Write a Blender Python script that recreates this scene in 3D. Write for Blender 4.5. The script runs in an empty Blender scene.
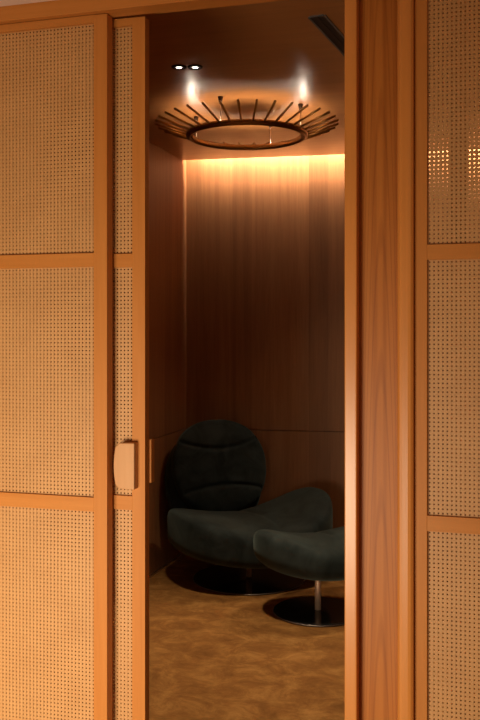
import bpy, bmesh, math, random
from mathutils import Vector, Matrix
random.seed(7)
S = bpy.context.scene
COL = S.collection
PI = math.pi

# ------------------------------------------------------------------ camera
cam_d = bpy.data.cameras.new('camera')
cam = bpy.data.objects.new('camera', cam_d)
COL.objects.link(cam)
cam.location = (0, -2.3, 1.5)
cam.rotation_euler = (math.radians(90), 0, math.radians(16))
cam_d.sensor_fit = 'HORIZONTAL'
cam_d.sensor_width = 24.0
cam_d.lens = 44.0
cam_d.shift_y = -30 / 480.0
cam_d.clip_start = 0.02
S.camera = cam

# ------------------------------------------------------------------ world, lights, exposure
W = bpy.data.worlds.new('world')
W.use_nodes = True
W.node_tree.nodes['Background'].inputs[0].default_value = (1.0, 0.62, 0.36, 1)
W.node_tree.nodes['Background'].inputs[1].default_value = 0.02
S.world = W
S.view_settings.view_transform = 'Standard'
S.view_settings.look = 'None'
S.view_settings.gamma = 1.0
S.view_settings.use_curve_mapping = False
S.view_settings.exposure = 0.0
S.cycles.max_bounces = 8
S.cycles.diffuse_bounces = 4
S.cycles.glossy_bounces = 4
S.cycles.sample_clamp_indirect = 4.0


def light(name, kind, loc, energy, color, target=None, **kw):
    d = bpy.data.lights.new(name, kind)
    d.energy = energy
    d.color = color
    for k, v in kw.items():
        setattr(d, k, v)
    o = bpy.data.objects.new(name, d)
    COL.objects.link(o)
    o.location = loc
    if target is not None:
        o.rotation_euler = (Vector(target) - Vector(loc)).to_track_quat('-Z', 'Y').to_euler()
    return o


WARM = (1.0, 0.66, 0.36)
# unseen area light added low on the left to brighten the cane doors
light('corridor_fill_left', 'AREA', (-1.15, -2.5, 0.55), 35, (1.0, 0.82, 0.59), (-1.55, 0.0, 0.42),
      shape='RECTANGLE', size=0.9, size_y=0.8, spread=math.radians(110))
light('post_highlight_fill', 'AREA', (1.3, -1.9, 1.25), 4.5, (1.0, 0.74, 0.50), (-0.2, 0.0, 1.2),  # added unseen light that puts highlights on the right-hand posts
      shape='RECTANGLE', size=0.18, size_y=2.2)
# LED cove above the back wall
light('cove_light', 'AREA', (-0.72, 3.372, 2.775), 68, (1.0, 0.82, 0.65), (-0.7290, 3.478, 2.60),
      shape='RECTANGLE', size=2.42, size_y=0.05)
# the two recessed downlights
light('downlight_lamp', 'SPOT', (-1.304, 1.29, 2.625), 80, (1.0, 0.82, 0.6), (-1.30, 1.32, 0),
      spot_size=math.radians(80), spot_blend=0.9, shadow_soft_size=0.03)
light('downlight_lamp', 'SPOT', (-1.237, 1.309, 2.625), 80, (1.0, 0.82, 0.6), (-1.23, 1.32, 0),
      spot_size=math.radians(80), spot_blend=0.9, shadow_soft_size=0.03)

# a further downlight of the room, behind the right post
light('downlight_lamp', 'SPOT', (-0.45, 2.75, 2.625), 48, (1.0, 0.80, 0.58), (-0.95, 2.6, 0.3),
      spot_size=math.radians(85), spot_blend=0.9, shadow_soft_size=0.05)

# ------------------------------------------------------------------ materials


def mat(name, color=(0.5, 0.5, 0.5), rough=0.5, metal=0.0, **kw):
    m = bpy.data.materials.new(name)
    m.use_nodes = True
    b = m.node_tree.nodes['Principled BSDF']
    b.inputs['Base Color'].default_value = (*color, 1)
    b.inputs['Roughness'].default_value = rough
    b.inputs['Metallic'].default_value = metal
    for k, v in kw.items():
        b.inputs[k].default_value = v
    return m


def nodes(m):
    nt = m.node_tree
    return nt, nt.nodes, nt.links, nt.nodes['Principled BSDF']


def coords(nt, scale, rot=(0, 0, 0)):
    t = nt.nodes.new('ShaderNodeNewGeometry')
    mp = nt.nodes.new('ShaderNodeMapping')
    mp.inputs['Scale'].default_value = scale
    mp.inputs['Rotation'].default_value = rot
    nt.links.new(t.outputs['Position'], mp.inputs['Vector'])
    return mp.outputs['Vector']


def noise(nt, vec, scale, detail=4, rough=0.55, dist=0.0):
    n = nt.nodes.new('ShaderNodeTexNoise')
    n.inputs['Scale'].default_value = scale
    n.inputs['Detail'].default_value = detail
    n.inputs['Roughness'].default_value = rough
    n.inputs['Distortion'].default_value = dist
    nt.links.new(vec, n.inputs['Vector'])
    return n.outputs['Fac']


def ramp(nt, fac, stops):
    r = nt.nodes.new('ShaderNodeValToRGB')
    while len(r.color_ramp.elements) < len(stops):
        r.color_ramp.elements.new(0.5)
    for e, (p, c) in zip(r.color_ramp.elements, stops):
        e.position = p
        e.color = (*c, 1)
    nt.links.new(fac, r.inputs['Fac'])
    return r.outputs['Color']


def mix(nt, a, b, fac, mode='MIX'):
    n = nt.nodes.new('ShaderNodeMix')
    n.data_type = 'RGBA'
    n.blend_type = mode
    if isinstance(fac, float):
        n.inputs[0].default_value = fac
    else:
        nt.links.new(fac, n.inputs[0])
    nt.links.new(a, n.inputs[6])
    nt.links.new(b, n.inputs[7])
    return n.outputs[2]


def bump(nt, fac, strength, dist=0.002):
    b = nt.nodes.new('ShaderNodeBump')
    b.inputs['Strength'].default_value = strength
    b.inputs['Distance'].default_value = dist
    nt.links.new(fac, b.inputs['Height'])
    nt.links.new(b.outputs['Normal'], nt.nodes['Principled BSDF'].inputs['Normal'])


def wood(name, light_c, dark_c, rough=0.4, axis='Z', strips=0.0, spec=0.5, figure=0.6):
    """grain that runs along one axis; strips = width of veneer leaves along X"""
    m = mat(name, light_c, rough)
    nt, N, L, b = nodes(m)
    b.inputs['Specular IOR Level'].default_value = spec
    sc = {'Z': (1, 1, 0.045), 'X': (0.045, 1, 1), 'Y': (1, 0.045, 1)}[axis]
    v = coords(nt, sc)
    fine = noise(nt, v, 120, 3, 0.6)
    wide = noise(nt, v, 14, 3, 0.5, 1.2)
    mid = tuple((p + q) / 2 for p, q in zip(light_c, dark_c))
    c1 = ramp(nt, wide, [(0.3, dark_c), (0.5, mid), (0.68, light_c)])
    c2 = ramp(nt, fine, [(0.25, dark_c), (0.7, light_c)])
    col = mix(nt, c1, c2, 0.45)
    if figure > 0:
        w = N.new('ShaderNodeTexWave')
        w.wave_type = 'RINGS'
        w.rings_direction = 'Z' if axis == 'Z' else axis
        w.inputs['Scale'].default_value = 9
        w.inputs['Distortion'].default_value = 7
        w.inputs['Detail'].default_value = 3
        w.inputs['Detail Scale'].default_value = 0.7
        v2 = coords(nt, tuple(s * 1.0 for s in sc))
        L.new(v2, w.inputs['Vector'])
        c3 = ramp(nt, w.outputs['Fac'], [(0.0, dark_c), (0.5, light_c)])
        col = mix(nt, col, c3, 0.22 * figure)
    if figure > 1:
        g = coords(nt, (1, 0, 1))
        mp = N.new('ShaderNodeMapping')
        mp.inputs['Location'].default_value = (0.284 * 34, 0, 0)
        mp.inputs['Scale'].default_value = (34, 0, 1.0)
        L.new(g, mp.inputs['Vector'])
        w = N.new('ShaderNodeTexWave')
        w.wave_type = 'BANDS'
        w.bands_direction = 'Z'
        w.inputs['Scale'].default_value = 0.9
        w.inputs['Distortion'].default_value = 0.6
        w.inputs['Detail'].default_value = 3
        sp = N.new('ShaderNodeSeparateXYZ')
        L.new(mp.outputs[0], sp.inputs[0])
        sq = N.new('ShaderNodeMath')
        sq.operation = 'MULTIPLY'
        L.new(sp.outputs['X'], sq.inputs[0])
        L.new(sp.outputs['X'], sq.inputs[1])
        az = N.new('ShaderNodeMath')
        az.operation = 'MULTIPLY_ADD'
        L.new(sq.outputs[0], az.inputs[0])
        az.inputs[1].default_value = 0.5
        L.new(sp.outputs['Z'], az.inputs[2])
        cb = N.new('ShaderNodeCombineXYZ')
        L.new(sp.outputs['X'], cb.inputs['X'])
        L.new(az.outputs[0], cb.inputs['Z'])
        L.new(cb.outputs[0], w.inputs['Vector'])
        c4 = ramp(nt, w.outputs['Fac'], [(0.0, (0.80, 0.74, 0.66)), (0.25, (1, 1, 1))])
        col = mix(nt, col, c4, 0.8, 'MULTIPLY')
    if strips > 0:
        g = N.new('ShaderNodeNewGeometry')
        sx = N.new('ShaderNodeSeparateXYZ')
        L.new(g.outputs['Position'], sx.inputs[0])
        ad = N.new('ShaderNodeMath')
        ad.operation = 'SUBTRACT'
        L.new(sx.outputs['X'], ad.inputs[0])
        L.new(sx.outputs['Y'], ad.inputs[1])
        dv = N.new('ShaderNodeMath')
        dv.operation = 'DIVIDE'
        L.new(ad.outputs[0], dv.inputs[0])
        dv.inputs[1].default_value = strips
        fl = N.new('ShaderNodeMath')
        fl.operation = 'FLOOR'
        L.new(dv.outputs[0], fl.inputs[0])
        wn = N.new('ShaderNodeTexWhiteNoise')
        wn.noise_dimensions = '1D'
        L.new(fl.outputs[0], wn.inputs['W'])
        rc = ramp(nt, wn.outputs['Value'], [(0.0, (0.58, 0.54, 0.50)), (1.0, (1, 1, 1))])
        col = mix(nt, col, rc, 1.0, 'MULTIPLY')
    L.new(col, b.inputs['Base Color'])
    bump(nt, fine, 0.12, 0.001)
    return m


M = {}
M['oak'] = wood('honey_oak', (0.59, 0.238, 0.055), (0.48, 0.172, 0.032), 0.45, 'Z', 0, 0.22)
M['oak_x'] = wood('honey_oak_rail', (0.59, 0.238, 0.055), (0.48, 0.172, 0.032), 0.45, 'X', 0, 0.22)
M['oak_lit'] = wood('honey_oak_lit', (0.70, 0.28, 0.062), (0.60, 0.225, 0.044), 0.30, 'Z', 0, 0.6)  # brighter copy of the oak: light falling on the posts put into the colour
M['oak_panel'] = wood('oak_panel', (0.50, 0.18, 0.030), (0.36, 0.112, 0.016), 0.45, 'Z', 0, 0.3, 2.2)
M['walnut'] = wood('veneer_wall', (0.37, 0.162, 0.060), (0.235, 0.095, 0.034), 0.5, 'Z', 0.115, 0.3)
M['ceiling_wood'] = wood('veneer_ceiling', (0.40, 0.17, 0.05), (0.28, 0.11, 0.032), 0.31, 'X', 0, 0.6, 0.3)
M['gap'] = mat('shadow_gap', (0.02, 0.01, 0.006), 0.8)
M['plaster'] = mat('plaster', (0.80, 0.62, 0.52), 0.9)
M['black'] = mat('black_lacquer', (0.012, 0.011, 0.011), 0.16)
M['slot'] = mat('slot_black', (0.01, 0.01, 0.012), 0.5)
M['slot_frame'] = mat('slot_frame', (0.10, 0.10, 0.10), 0.45)
M['steel'] = mat('brushed_steel', (0.62, 0.50, 0.42), 0.28, 1.0)
M['pole'] = mat('satin_pole', (0.85, 0.62, 0.45), 0.55, 0.7)
M['brass'] = mat('aged_brass', (0.55, 0.34, 0.13), 0.35, 1.0)
M['ring'] = mat('ring_brass', (0.34, 0.19, 0.075), 0.3, 1.0)
M['rim'] = mat('dark_rim', (0.25, 0.20, 0.17), 0.4, 1.0)
M['bronze'] = mat('dark_bronze', (0.09, 0.05, 0.03), 0.32, 0.9)
M['handle'] = wood('handle_wood', (0.62, 0.34, 0.16), (0.54, 0.27, 0.11), 0.5, 'Z', 0, 0.3, 0.0)

# cane webbing
m = mat('cane', (0.7, 0.46, 0.22), 0.5)
nt, N, L, b = nodes(m)
v = coords(nt, (1, 1, 1))
f1 = noise(nt, v, 9, 3)
f2 = noise(nt, v, 420, 2)
c1 = ramp(nt, f1, [(0.3, (0.52, 0.262, 0.090)), (0.7, (0.62, 0.335, 0.125))])
c2 = ramp(nt, f2, [(0.3, (0.44, 0.205, 0.065)), (0.7, (0.68, 0.38, 0.15))])
L.new(mix(nt, c1, c2, 0.5), b.inputs['Base Color'])
bump(nt, f2, 0.3, 0.001)
M['cane'] = m

# carpet
m = mat('carpet', (0.3, 0.15, 0.04), 0.95)
nt, N, L, b = nodes(m)
b.inputs['Specular IOR Level'].default_value = 0.1
v = coords(nt, (1.0, 1.2, 1.0))
f1 = noise(nt, v, 6.5, 8, 0.75, 0.5)
f2 = noise(nt, coords(nt, (1, 1, 1)), 500, 2)
c1 = ramp(nt, f1, [(0.32, (0.15, 0.058, 0.014)), (0.5, (0.29, 0.125, 0.03)), (0.66, (0.50, 0.245, 0.068))])
c2 = ramp(nt, f2, [(0.3, (0.22, 0.10, 0.028)), (0.7, (0.38, 0.18, 0.05))])
L.new(mix(nt, c1, c2, 0.25), b.inputs['Base Color'])
bump(nt, f2, 0.5, 0.004)
M['carpet'] = m

# dark green suede
m = mat('green_suede', (0.03, 0.04, 0.035), 0.85)
nt, N, L, b = nodes(m)
b.inputs['Specular IOR Level'].default_value = 0.15
b.inputs['Sheen Weight'].default_value = 0.2
b.inputs['Sheen Roughness'].default_value = 0.5
b.inputs['Sheen Tint'].default_value = (0.55, 0.72, 0.62, 1)
tc = N.new('ShaderNodeTexCoord')
f1 = noise(nt, tc.outputs['Object'], 7, 4, 0.6, 0.8)
f2 = noise(nt, tc.outputs['Object'], 260, 2)
c1 = ramp(nt, f1, [(0.35, (0.010, 0.0135, 0.012)), (0.68, (0.030, 0.038, 0.034))])
L.new(c1, b.inputs['Base Color'])
bump(nt, f2, 0.25, 0.002)
M['suede'] = m


def emit(name, color, strength):
    m = mat(name, (0.8, 0.8, 0.8), 0.5)
    b = m.node_tree.nodes['Principled BSDF']
    b.inputs['Emission Color'].default_value = (*color, 1)
    b.inputs['Emission Strength'].default_value = strength
    return m


M['led'] = emit('led_strip', (1.0, 0.80, 0.55), 6)
M['bulb'] = emit('lamp_glow', (1.0, 0.9, 0.8), 5)
M['ring_led'] = emit('ring_led', (1.0, 0.86, 0.70), 80)
M['pane'] = emit('evening_pane', (1.0, 0.72, 0.48), 0.8)

# ------------------------------------------------------------------ helpers


def link(name, bm, m, parent=None, smooth=False, bevel=0.0, loc=None):
    me = bpy.data.meshes.new(name)
    bmesh.ops.recalc_face_normals(bm, faces=bm.faces)
    bm.to_mesh(me)
    bm.free()
    if smooth:
        for p in me.polygons:
            p.use_smooth = True
    o = bpy.data.objects.new(name, me)
    COL.objects.link(o)
    if m is not None:
        me.materials.append(m)
    if parent is not None:
        o.parent = parent
    if loc is not None:
        o.location = loc
    if bevel > 0:
        md = o.modifiers.new('bevel', 'BEVEL')
        md.width = bevel
        md.segments = 3
        md.limit_method = 'ANGLE'
    return o


def box(bm, x0, x1, y0, y1, z0, z1):
    vs = [bm.verts.new(p) for p in ((x0, y0, z0), (x1, y0, z0), (x1, y1, z0), (x0, y1, z0),
                                    (x0, y0, z1), (x1, y0, z1), (x1, y1, z1), (x0, y1, z1))]
    for f in ((3, 2, 1, 0), (4, 5, 6, 7), (0, 1, 5, 4), (1, 2, 6, 5), (2, 3, 7, 6), (3, 0, 4, 7)):
        bm.faces.new([vs[i] for i in f])


def boxes(name, lst, m, parent=None, bevel=0.0):
    bm = bmesh.new()
    for a in lst:
        box(bm, *a)
    return link(name, bm, m, parent, bevel=bevel)


def prism(bm, pts, z0, z1):
    lo = [bm.verts.new((x, y, z0)) for x, y in pts]
    hi = [bm.verts.new((x, y, z1)) for x, y in pts]
    n = len(pts)
    bm.faces.new(lo[::-1])
    bm.faces.new(hi)
    for i in range(n):
        bm.faces.new((lo[i], lo[(i + 1) % n], hi[(i + 1) % n], hi[i]))


def lathe(bm, prof, n=64):
    rings = []
    for r, z in prof:
        if r < 1e-6:
            rings.append([bm.verts.new((0, 0, z))])
        else:
            rings.append([bm.verts.new((r * math.cos(2 * PI * i / n), r * math.sin(2 * PI * i / n), z)) for i in range(n)])
    for a, b in zip(rings, rings[1:]):
        for i in range(n):
            j = (i + 1) % n
            if len(a) == 1 and len(b) == 1:
                continue
            if len(a) == 1:
                bm.faces.new((a[0], b[j], b[i]))
            elif len(b) == 1:
                bm.faces.new((a[i], a[j], b[0]))
            else:
                bm.faces.new((a[i], a[j], b[j], b[i]))


def rod(bm, p, q, r, n=12):
    p, q = Vector(p), Vector(q)
    d = (q - p).normalized()
    u = d.orthogonal().normalized()
    w = d.cross(u)
    A = [bm.verts.new(p + r * (math.cos(2 * PI * i / n) * u + math.sin(2 * PI * i / n) * w)) for i in range(n)]
    B = [bm.verts.new(q + r * (math.cos(2 * PI * i / n) * u + math.sin(2 * PI * i / n) * w)) for i in range(n)]
    bm.faces.new(A[::-1])
    bm.faces.new(B)
    for i in range(n):
        j = (i + 1) % n
        bm.faces.new((A[i], A[j], B[j], B[i]))


def torus(bm, R, r, z, n=96, k=12, squash=1.0):
    g = [[bm.verts.new(((R + r * math.cos(2 * PI * j / k)) * math.cos(2 * PI * i / n),
                        (R + r * math.cos(2 * PI * j / k)) * math.sin(2 * PI * i / n),
                        z + squash * r * math.sin(2 * PI * j / k))) for j in range(k)] for i in range(n)]
    for i in range(n):
        for j in range(k):
            bm.faces.new((g[i][j], g[(i + 1) % n][j], g[(i + 1) % n][(j + 1) % k], g[i][(j + 1) % k]))


def spow(v, e):
    return math.copysign(abs(v) ** e, v)


def pillow(bm, a, b, c, e, fn, nr=72, na=144, plan=1.0):
    """a cushion: local x = width, y = height, z = thickness, then shaped by fn"""
    rings = []
    for i in range(nr + 1):
        s = PI * i / nr
        r = math.sin(s) ** 0.9
        z = spow(math.cos(s), e)
        if i in (0, nr):
            rings.append([bm.verts.new(fn(0, 0, z * c))])
            continue
        row = []
        for j in range(na):
            t = 2 * PI * j / na
            row.append(bm.verts.new(fn(a * r * spow(math.cos(t), plan), b * r * spow(math.sin(t), plan), z * c)))
        rings.append(row)
    for A, B in zip(rings, rings[1:]):
        for j in range(na):
            k = (j + 1) % na
            if len(A) == 1:
                bm.faces.new((A[0], B[j], B[k]))
            elif len(B) == 1:
                bm.faces.new((A[k], A[j], B[0]))
            else:
                bm.faces.new((A[j], B[j], B[k], A[k]))


def empty(name, loc, label=None, cat=None, group=None, rz=0.0, kind=None):
    o = bpy.data.objects.new(name, None)
    COL.objects.link(o)
    o.location = loc
    o.rotation_euler = (0, 0, rz)
    o.empty_display_size = 0.1
    return tag(o, label, cat, group, kind)


def tag(o, label=None, cat=None, group=None, kind=None):
    if label:
        o['label'] = label
    if cat:
        o['category'] = cat
    if group:
        o['group'] = group
    if kind:
        o['kind'] = kind
    return o


def struct(o, label=None):
    return tag(o, label, None, None, 'structure')


# ------------------------------------------------------------------ setting: the alcove room
CEIL = 2.64
XL, XR = -2.0, 0.55
WALL0 = 0.14                      # inner face of the front wall


def yb(x):                        # the back wall runs slightly askew
    return 3.35 + 0.098 * (x - XL)


struct(boxes('floor', [(-3.6, 2.0, -4.3, 3.9, -0.05, 0.0)], M['carpet']),
       'mottled golden brown carpet')
bm = bmesh.new()
prism(bm, [(XL - 0.1, WALL0), (XR + 0.1, WALL0), (XR + 0.1, yb(XR) - 0.074), (XL - 0.1, yb(XL - 0.1) - 0.074)], CEIL, CEIL + 0.03)
struct(link('ceiling', bm, M['ceiling_wood']), 'glossy wooden ceiling of the small room')
# the lid above the light cove
bm = bmesh.new()
prism(bm, [(XL - 0.1, yb(XL - 0.1) - 0.30), (XR + 0.1, yb(XR) - 0.30), (XR + 0.1, yb(XR) + 0.12), (XL - 0.1, yb(XL - 0.1) + 0.12)],
      CEIL + 0.20, CEIL + 0.23)
prism(bm, [(XL - 0.1, yb(XL - 0.1) - 0.32), (XR + 0.1, yb(XR) - 0.32), (XR + 0.1, yb(XR) - 0.30), (XL - 0.1, yb(XL - 0.1) - 0.30)],
      CEIL + 0.03, CEIL + 0.23)
struct(link('trim_5', bm, M['ceiling_wood']))


def wallstrip(name, p, q, n, m, label):
    """a veneered wall from p to q with a horizontal joint at 0.83 m; n = outward thickness vector"""
    bm = bmesh.new()
    for z0, z1 in ((0, 0.828), (0.834, CEIL + 0.23)):
        prism(bm, [p, q, (q[0] + n[0], q[1] + n[1]), (p[0] + n[0], p[1] + n[1])], z0, z1)
    k = 0.15
    prism(bm, [(p[0] + n[0] * k, p[1] + n[1] * k), (q[0] + n[0] * k, q[1] + n[1] * k),
               (q[0] + n[0] * .9, q[1] + n[1] * .9), (p[0] + n[0] * .9, p[1] + n[1] * .9)], 0.826, 0.836)
    return struct(link(name, bm, m), label)


wallstrip('wall_back', (XL - 0.05, yb(XL - 0.05)), (XR + 0.05, yb(XR + 0.05)), (0, 0.1), M['walnut'],
          'dark wood veneer back wall washed from its top edge')
wallstrip('wall_left', (XL, WALL0), (XL, yb(XL)), (-0.1, 0), M['walnut'], 'dark wood veneer side wall behind the armchair')
wallstrip('wall_right', (XR, WALL0), (XR, yb(XR)), (0.1, 0), M['walnut'], 'dark wood veneer wall on the right of the small room')
struct(boxes('baseboard_left', [(XL, XL + 0.012, WALL0, yb(XL) - 0.001, 0, 0.012)], M['steel']))
bm = bmesh.new()
prism(bm, [(XL + 0.012, yb(XL) - 0.012), (XR, yb(XR) - 0.012), (XR, yb(XR)), (XL + 0.012, yb(XL))], 0, 0.012)
struct(link('baseboard_back', bm, M['steel']))

# the LED strip lying in the cove
bm = bmesh.new()
p0, p1 = (XL + 0.03, yb(XL) - 0.125), (XR - 0.03, yb(XR) - 0.125)
prism(bm, [p0, p1, (p1[0], p1[1] + 0.02), (p0[0], p0[1] + 0.02)], CEIL + 0.03, CEIL + 0.045)
link('light_strip', bm, M['led'], bpy.data.objects['trim_5'])

# ------------------------------------------------------------------ setting: front wall with header, posts, corridor
TOP = 2.402
struct(boxes('wall_front', [(-3.6, 2.0, 0.045, WALL0, 2.437, 2.95),
                            (-3.6, -1.96, 0.086, WALL0, 0, 2.437),
                            (0.80, 2.0, 0.045, WALL0, 0, 2.437)], M['oak_x']))
struct(boxes('trim_1', [(-3.6, 2.0, -0.02, 0.042, TOP, 2.50)], M['oak_x'], bevel=0.002), 'wooden header board above the cane doors')
struct(boxes('trim_2', [(-0.375, -0.3425, 0.006, 0.12, 0, TOP - 0.001)], M['oak_lit'], bevel=0.003), 'narrow upright post on the right of the doorway')
struct(boxes('wall_panel', [(-0.342, -0.232, 0.05, 0.085, 0, 2.40)], M['oak_panel']), 'recessed wood panel with arched grain between two posts')
bpy.data.objects['wall_panel'].name = 'wall_center'
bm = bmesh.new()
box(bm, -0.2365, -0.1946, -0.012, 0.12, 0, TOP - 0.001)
struct(link('trim_3', bm, M['oak_lit'], bevel=0.014), 'rounded upright post beside the right cane screen')

struct(boxes('ceiling_corridor', [(-3.6, 2.0, -4.3, -0.021, 2.445, 2.60)], M['plaster']), 'pale corridor ceiling')
bpy.data.objects['ceiling_corridor'].name = 'ceiling'
struct(boxes('wall_corridor', [(-3.7, -3.6, -4.3, 0.14, 0, 2.6)], M['plaster']))
bpy.data.objects['wall_corridor'].name = 'wall_corridor_left'
struct(boxes('wall_corridor_right', [(2.0, 2.1, -4.3, 0.14, 0, 2.6)], M['plaster']))
struct(boxes('wall_corridor_back', [(-3.7, 2.1, -4.4, -4.3, 0, 2.6)], M['plaster']))

# ------------------------------------------------------------------ sliding cane doors
PITCH = 0.0112


def cane_mesh(x0, x1, z0, z1, yc):
    bm = bmesh.new()
    w = 0.0036
    nx = int(round((x1 - x0) / PITCH))
    px = (x1 - x0) / nx
    for i in range(nx + 1):
        x = x0 + i * px
        box(bm, max(x - w, x0), min(x + w, x1), yc - 0.0009, yc + 0.0001, z0, z1)
    nz = int(round((z1 - z0) / PITCH))
    pz = (z1 - z0) / nz
    for i in range(nz + 1):
        z = z0 + i * pz
        box(bm, x0, x1, yc - 0.0002, yc + 0.0009, max(z - w, z0), min(z + w, z1))
    return bm


RAILS = [(0.0, 0.10), (0.28, 0.32), (0.981, 1.021), (1.681, 1.720), (2.378, 2.400)]


def cane_door(root, x0, x1, stile, y0, th, z_lift=0.004):
    bm = bmesh.new()
    box(bm, x0, x0 + stile, y0, y0 + th, z_lift, 2.400)
    link('stile', bm, M['oak'], root, bevel=0.0015)
    bm = bmesh.new()
    box(bm, x1 - stile, x1, y0, y0 + th, z_lift, 2.400)
    link('stile', bm, M['oak'], root, bevel=0.0015)
    for a, b_ in RAILS:
        bm = bmesh.new()
        box(bm, x0 + stile, x1 - stile, y0 + 0.001, y0 + th - 0.001, max(a, z_lift), b_)
        link('rail', bm, M['oak_x'], root)
    for (a, b_), (c, d) in zip(RAILS, RAILS[1:]):
        bm = cane_mesh(x0 + stile, x1 - stile, b_, c, y0 + 0.012)
        link('cane_panel', bm, M['cane'], root)


d1 = empty('door_1', (0, 0, 0), 'front sliding door of woven cane in an oak frame, on the far left', None, None, kind='structure')
cane_door(d1, -1.98, -1.0528, 0.0419, 0.0, 0.038)
d2 = empty('door_2', (0, 0, 0), 'rear sliding door of woven cane with a block handle, left of the opening', None, None, kind='structure')
cane_door(d2, -1.93, -0.9572, 0.0402, 0.050, 0.034)


def handle(bm, xa, xb, z0, z1, y0, y1, bulge):
    """D-shaped block: straight right edge, bowed left edge, rounded corners"""
    pts = []
    n = 24
    r = 0.012
    zc, h = (z0 + z1) / 2, (z1 - z0) / 2
    for i in range(n + 1):
        t = -1 + 2 * i / n
        x = xa + bulge * t * t + 0.010 * max(0, abs(t) - 0.82) / 0.18
        pts.append((x, zc + t * h))
    pts.append((xb, z1 + 0.001))
    pts.append((xb, z0 - 0.001))
    A = [bm.verts.new((x, y0, z)) for x, z in pts]
    B = [bm.verts.new((x, y1, z)) for x, z in pts]
    bm.faces.new(A)
    bm.faces.new(B[::-1])
    k = len(pts)
    for i in range(k):
        j = (i + 1) % k
        bm.faces.new((A[i], B[i], B[j], A[j]))


bm = bmesh.new()
handle(bm, -1.0420, -0.9785, 1.046, 1.177, 0.020, 0.050, 0.008)
link('door_handle', bm, M['handle'], d2, bevel=0.003)
bm = bmesh.new()
handle(bm, -1.015, -0.952, 1.056, 1.182, 0.084, 0.112, 0.008)
link('door_handle', bm, M['oak'], d2, bevel=0.003)

d3 = empty('door_3', (0, 0, 0), 'fixed screen of woven cane in an oak frame, on the right', None, None, kind='structure')
cane_door(d3, -0.194, 0.72, 0.0325, 0.014, 0.034)
struct(boxes('trim_4', [(-0.113, -0.063, 0.10, 0.138, 0, 2.40)], M['oak']))

# ------------------------------------------------------------------ ceiling fittings
sl = empty('ceiling_vent', (-0.5615, 1.305, CEIL), 'long black linear slot vent set in the wooden ceiling', 'vent', rz=math.radians(-6.3))
boxes('frame', [(-0.034, -0.026, -0.46, 0.9, -0.004, 0.0), (0.026, 0.034, -0.46, 0.9, -0.004, 0.0),
                (-0.026, 0.026, -0.468, -0.46, -0.004, 0.0)], M['slot_frame'], sl)
boxes('slot', [(-0.026, 0.026, -0.46, 0.9, -0.002, -0.0002)], M['slot'], sl)
boxes('blade', [(-0.002, 0.002, -0.46, 0.9, -0.0035, -0.002)], M['slot'], sl)


def downlight(loc, label):
    t = empty('recessed_downlight', loc, label, 'ceiling light', 'small recessed downlights')
    bm = bmesh.new()
    lathe(bm, [(0.016, -0.001), (0.018, -0.006), (0.030, -0.006), (0.033, -0.0035), (0.034, 0.0)], 40)
    link('trim_ring', bm, M['slot'], t, True)
    bm = bmesh.new()
    lathe(bm, [(0, -0.004), (0.012, -0.004), (0.014, -0.002), (0.014, 0)], 32)
    link('lens', bm, M['bulb'], t, True)
    return t


downlight((-1.237, 1.309, CEIL), 'small black-rimmed round downlight, right one of the pair, nearer the ring fixture')
downlight((-1.304, 1.290, CEIL), 'small black-rimmed round downlight, left one of the pair, nearer the side wall')

# ------------------------------------------------------------------ ring chandelier
ch = empty('ring_chandelier', (-1.225, 2.103, CEIL), 'round brass chandelier with rods fanned outward from a ring', 'chandelier')
ZR = 2.505 - CEIL
bm = bmesh.new()
lathe(bm, [(0.281, ZR - 0.004), (0.315, ZR - 0.004), (0.316, ZR + 0.016), (0.310, ZR + 0.016), (0.309, ZR + 0.003),
           (0.287, ZR + 0.003), (0.286, ZR + 0.016), (0.280, ZR + 0.016), (0.281, ZR - 0.004)], 128)
torus(bm, 0.298, 0.006, ZR - 0.005)
link('ring', bm, M['ring'], ch, True)
bm = bmesh.new()
torus(bm, 0.298, 0.0035, ZR + 0.0065)
link('light_strip', bm, M['ring_led'], ch, True)
NR = 34
for i in range(NR):
    a = 2 * PI * (i + 0.5) / NR
    c, s = math.cos(a), math.sin(a)
    bm = bmesh.new()
    rod(bm, (0.312 * c, 0.312 * s, ZR + 0.012), (0.475 * c, 0.475 * s, ZR + 0.065), 0.0058)
    link('rod', bm, M['brass'], ch, True)
for k in range(4):
    a = math.radians(80 + 90 * k)
    c, s = 0.30 * math.cos(a), 0.30 * math.sin(a)
    bm = bmesh.new()
    rod(bm, (c, s, ZR + 0.004), (c, s, -0.02), 0.0022)
    hs = link('hanger', bm, M['steel'], ch, True)
    bm = bmesh.new()
    lathe(bm, [(0, -0.035), (0.006, -0.035), (0.013, -0.004), (0.013, 0), (0, 0)], 24)
    link('cap', bm, M['bronze'], hs, True, loc=(c, s, 0))

# ------------------------------------------------------------------ armchair
def pedestal(root, disc_r, z_top):
    bm = bmesh.new()
    lathe(bm, [(0, 0.0), (disc_r - 0.004, 0.0), (disc_r - 0.001, 0.003), (disc_r - 0.004, 0.012), (0.05, 0.015), (0, 0.015)], 96)
    bd = link('base_disc', bm, M['black'], root)
    bm = bmesh.new()
    torus(bm, disc_r - 0.002, 0.0035, 0.006, 128, 8)
    link('rim', bm, M['rim'], bd, True)
    bm = bmesh.new()
    rod(bm, (0, 0, 0.014), (0, 0, z_top), 0.0165, 32)
    link('pole', bm, M['pole'], root, True)


arm = empty('lounge_chair', (-1.409, 2.81, 0), 'dark green suede lounge chair with round back on a black disc base', 'armchair', rz=math.radians(42))
pedestal(arm, 0.337, 0.26)


def gauss(d, w):
    return math.exp(-(d / w) ** 2)


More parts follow.
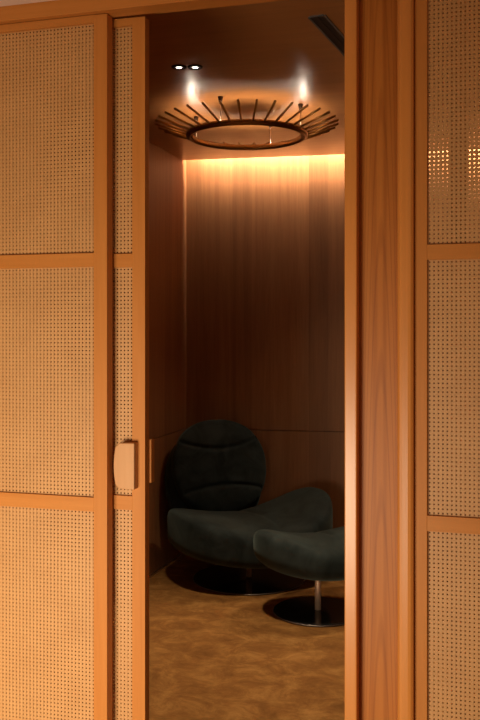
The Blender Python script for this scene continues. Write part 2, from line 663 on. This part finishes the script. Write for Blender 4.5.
def seat_fn(k, zc, near, crease=0.012):
    def f(x, y, z):
        top = 1.0 if z > 0 else 0.0
        u = min(1.0, max(0.0, 0.5 + z / 0.16))       # the underside stays flatter than the top
        zz = zc + z + (0.98 * k * max(0.0, x - 0.04) ** 2 + near * k * min(0.0, x - 0.06) ** 2) * (0.45 + 0.55 * u) - 0.04 * y * y
        zz -= crease * top * gauss(x - 0.10 + 0.5 * y * y, 0.02)
        return (x + 0.01, y, zz)
    return f


bm = bmesh.new()
pillow(bm, 0.50, 0.40, 0.125, 0.45, seat_fn(1.0, 0.250, 0.42), plan=0.85)
link('seat', bm, M['suede'], arm, True)


def back_fn(tilt, cy, cz, bow, groove, shift=-0.022):
    ct, st = math.cos(tilt), math.sin(tilt)

    def f(x, y, z):
        # x across, y up, z toward the sitter
        d = z + bow * x * x
        if groove and z > 0:
            head = 0.115 + 0.8 * x * x
            lum = -0.115 - 0.5 * x * x
            g = 0.015 * gauss(y - head, 0.013) * (1 if abs(x) < 0.27 else 0) + 0.015 * gauss(y - lum, 0.013) * (1 if abs(x) < 0.27 else 0)
            d -= g
            d += 0.012 * gauss(y - lum + 0.07, 0.07) + 0.008 * gauss(y - head - 0.08, 0.07)
        X = x + shift
        Z = y
        Y = -d
        return (X, cy + Y * ct + Z * st, cz + Z * ct - Y * st)
    return f


bm = bmesh.new()
pillow(bm, 0.325, 0.305, 0.075, 0.6, back_fn(math.radians(12), 0.40, 0.62, 0.25, True), 110, 180, 0.92)
link('backrest', bm, M['suede'], arm, True)
bm = bmesh.new()
pillow(bm, 0.33, 0.335, 0.08, 0.6, back_fn(math.radians(10), 0.445, 0.525, 0.35, False, -0.045), 60, 120, 0.9)
link('back_shell', bm, M['suede'], arm, True)

# ------------------------------------------------------------------ ottoman
ot = empty('ottoman', (-0.891, 2.31, 0), 'dark green suede footstool with dipped top in front of the chair', 'footstool', rz=math.radians(42))
pedestal(ot, 0.24, 0.25)
bm = bmesh.new()
pillow(bm, 0.37, 0.27, 0.10, 0.62, seat_fn(0.95, 0.298, 0.75, 0.008))
link('cushion', bm, M['suede'], ot, True)
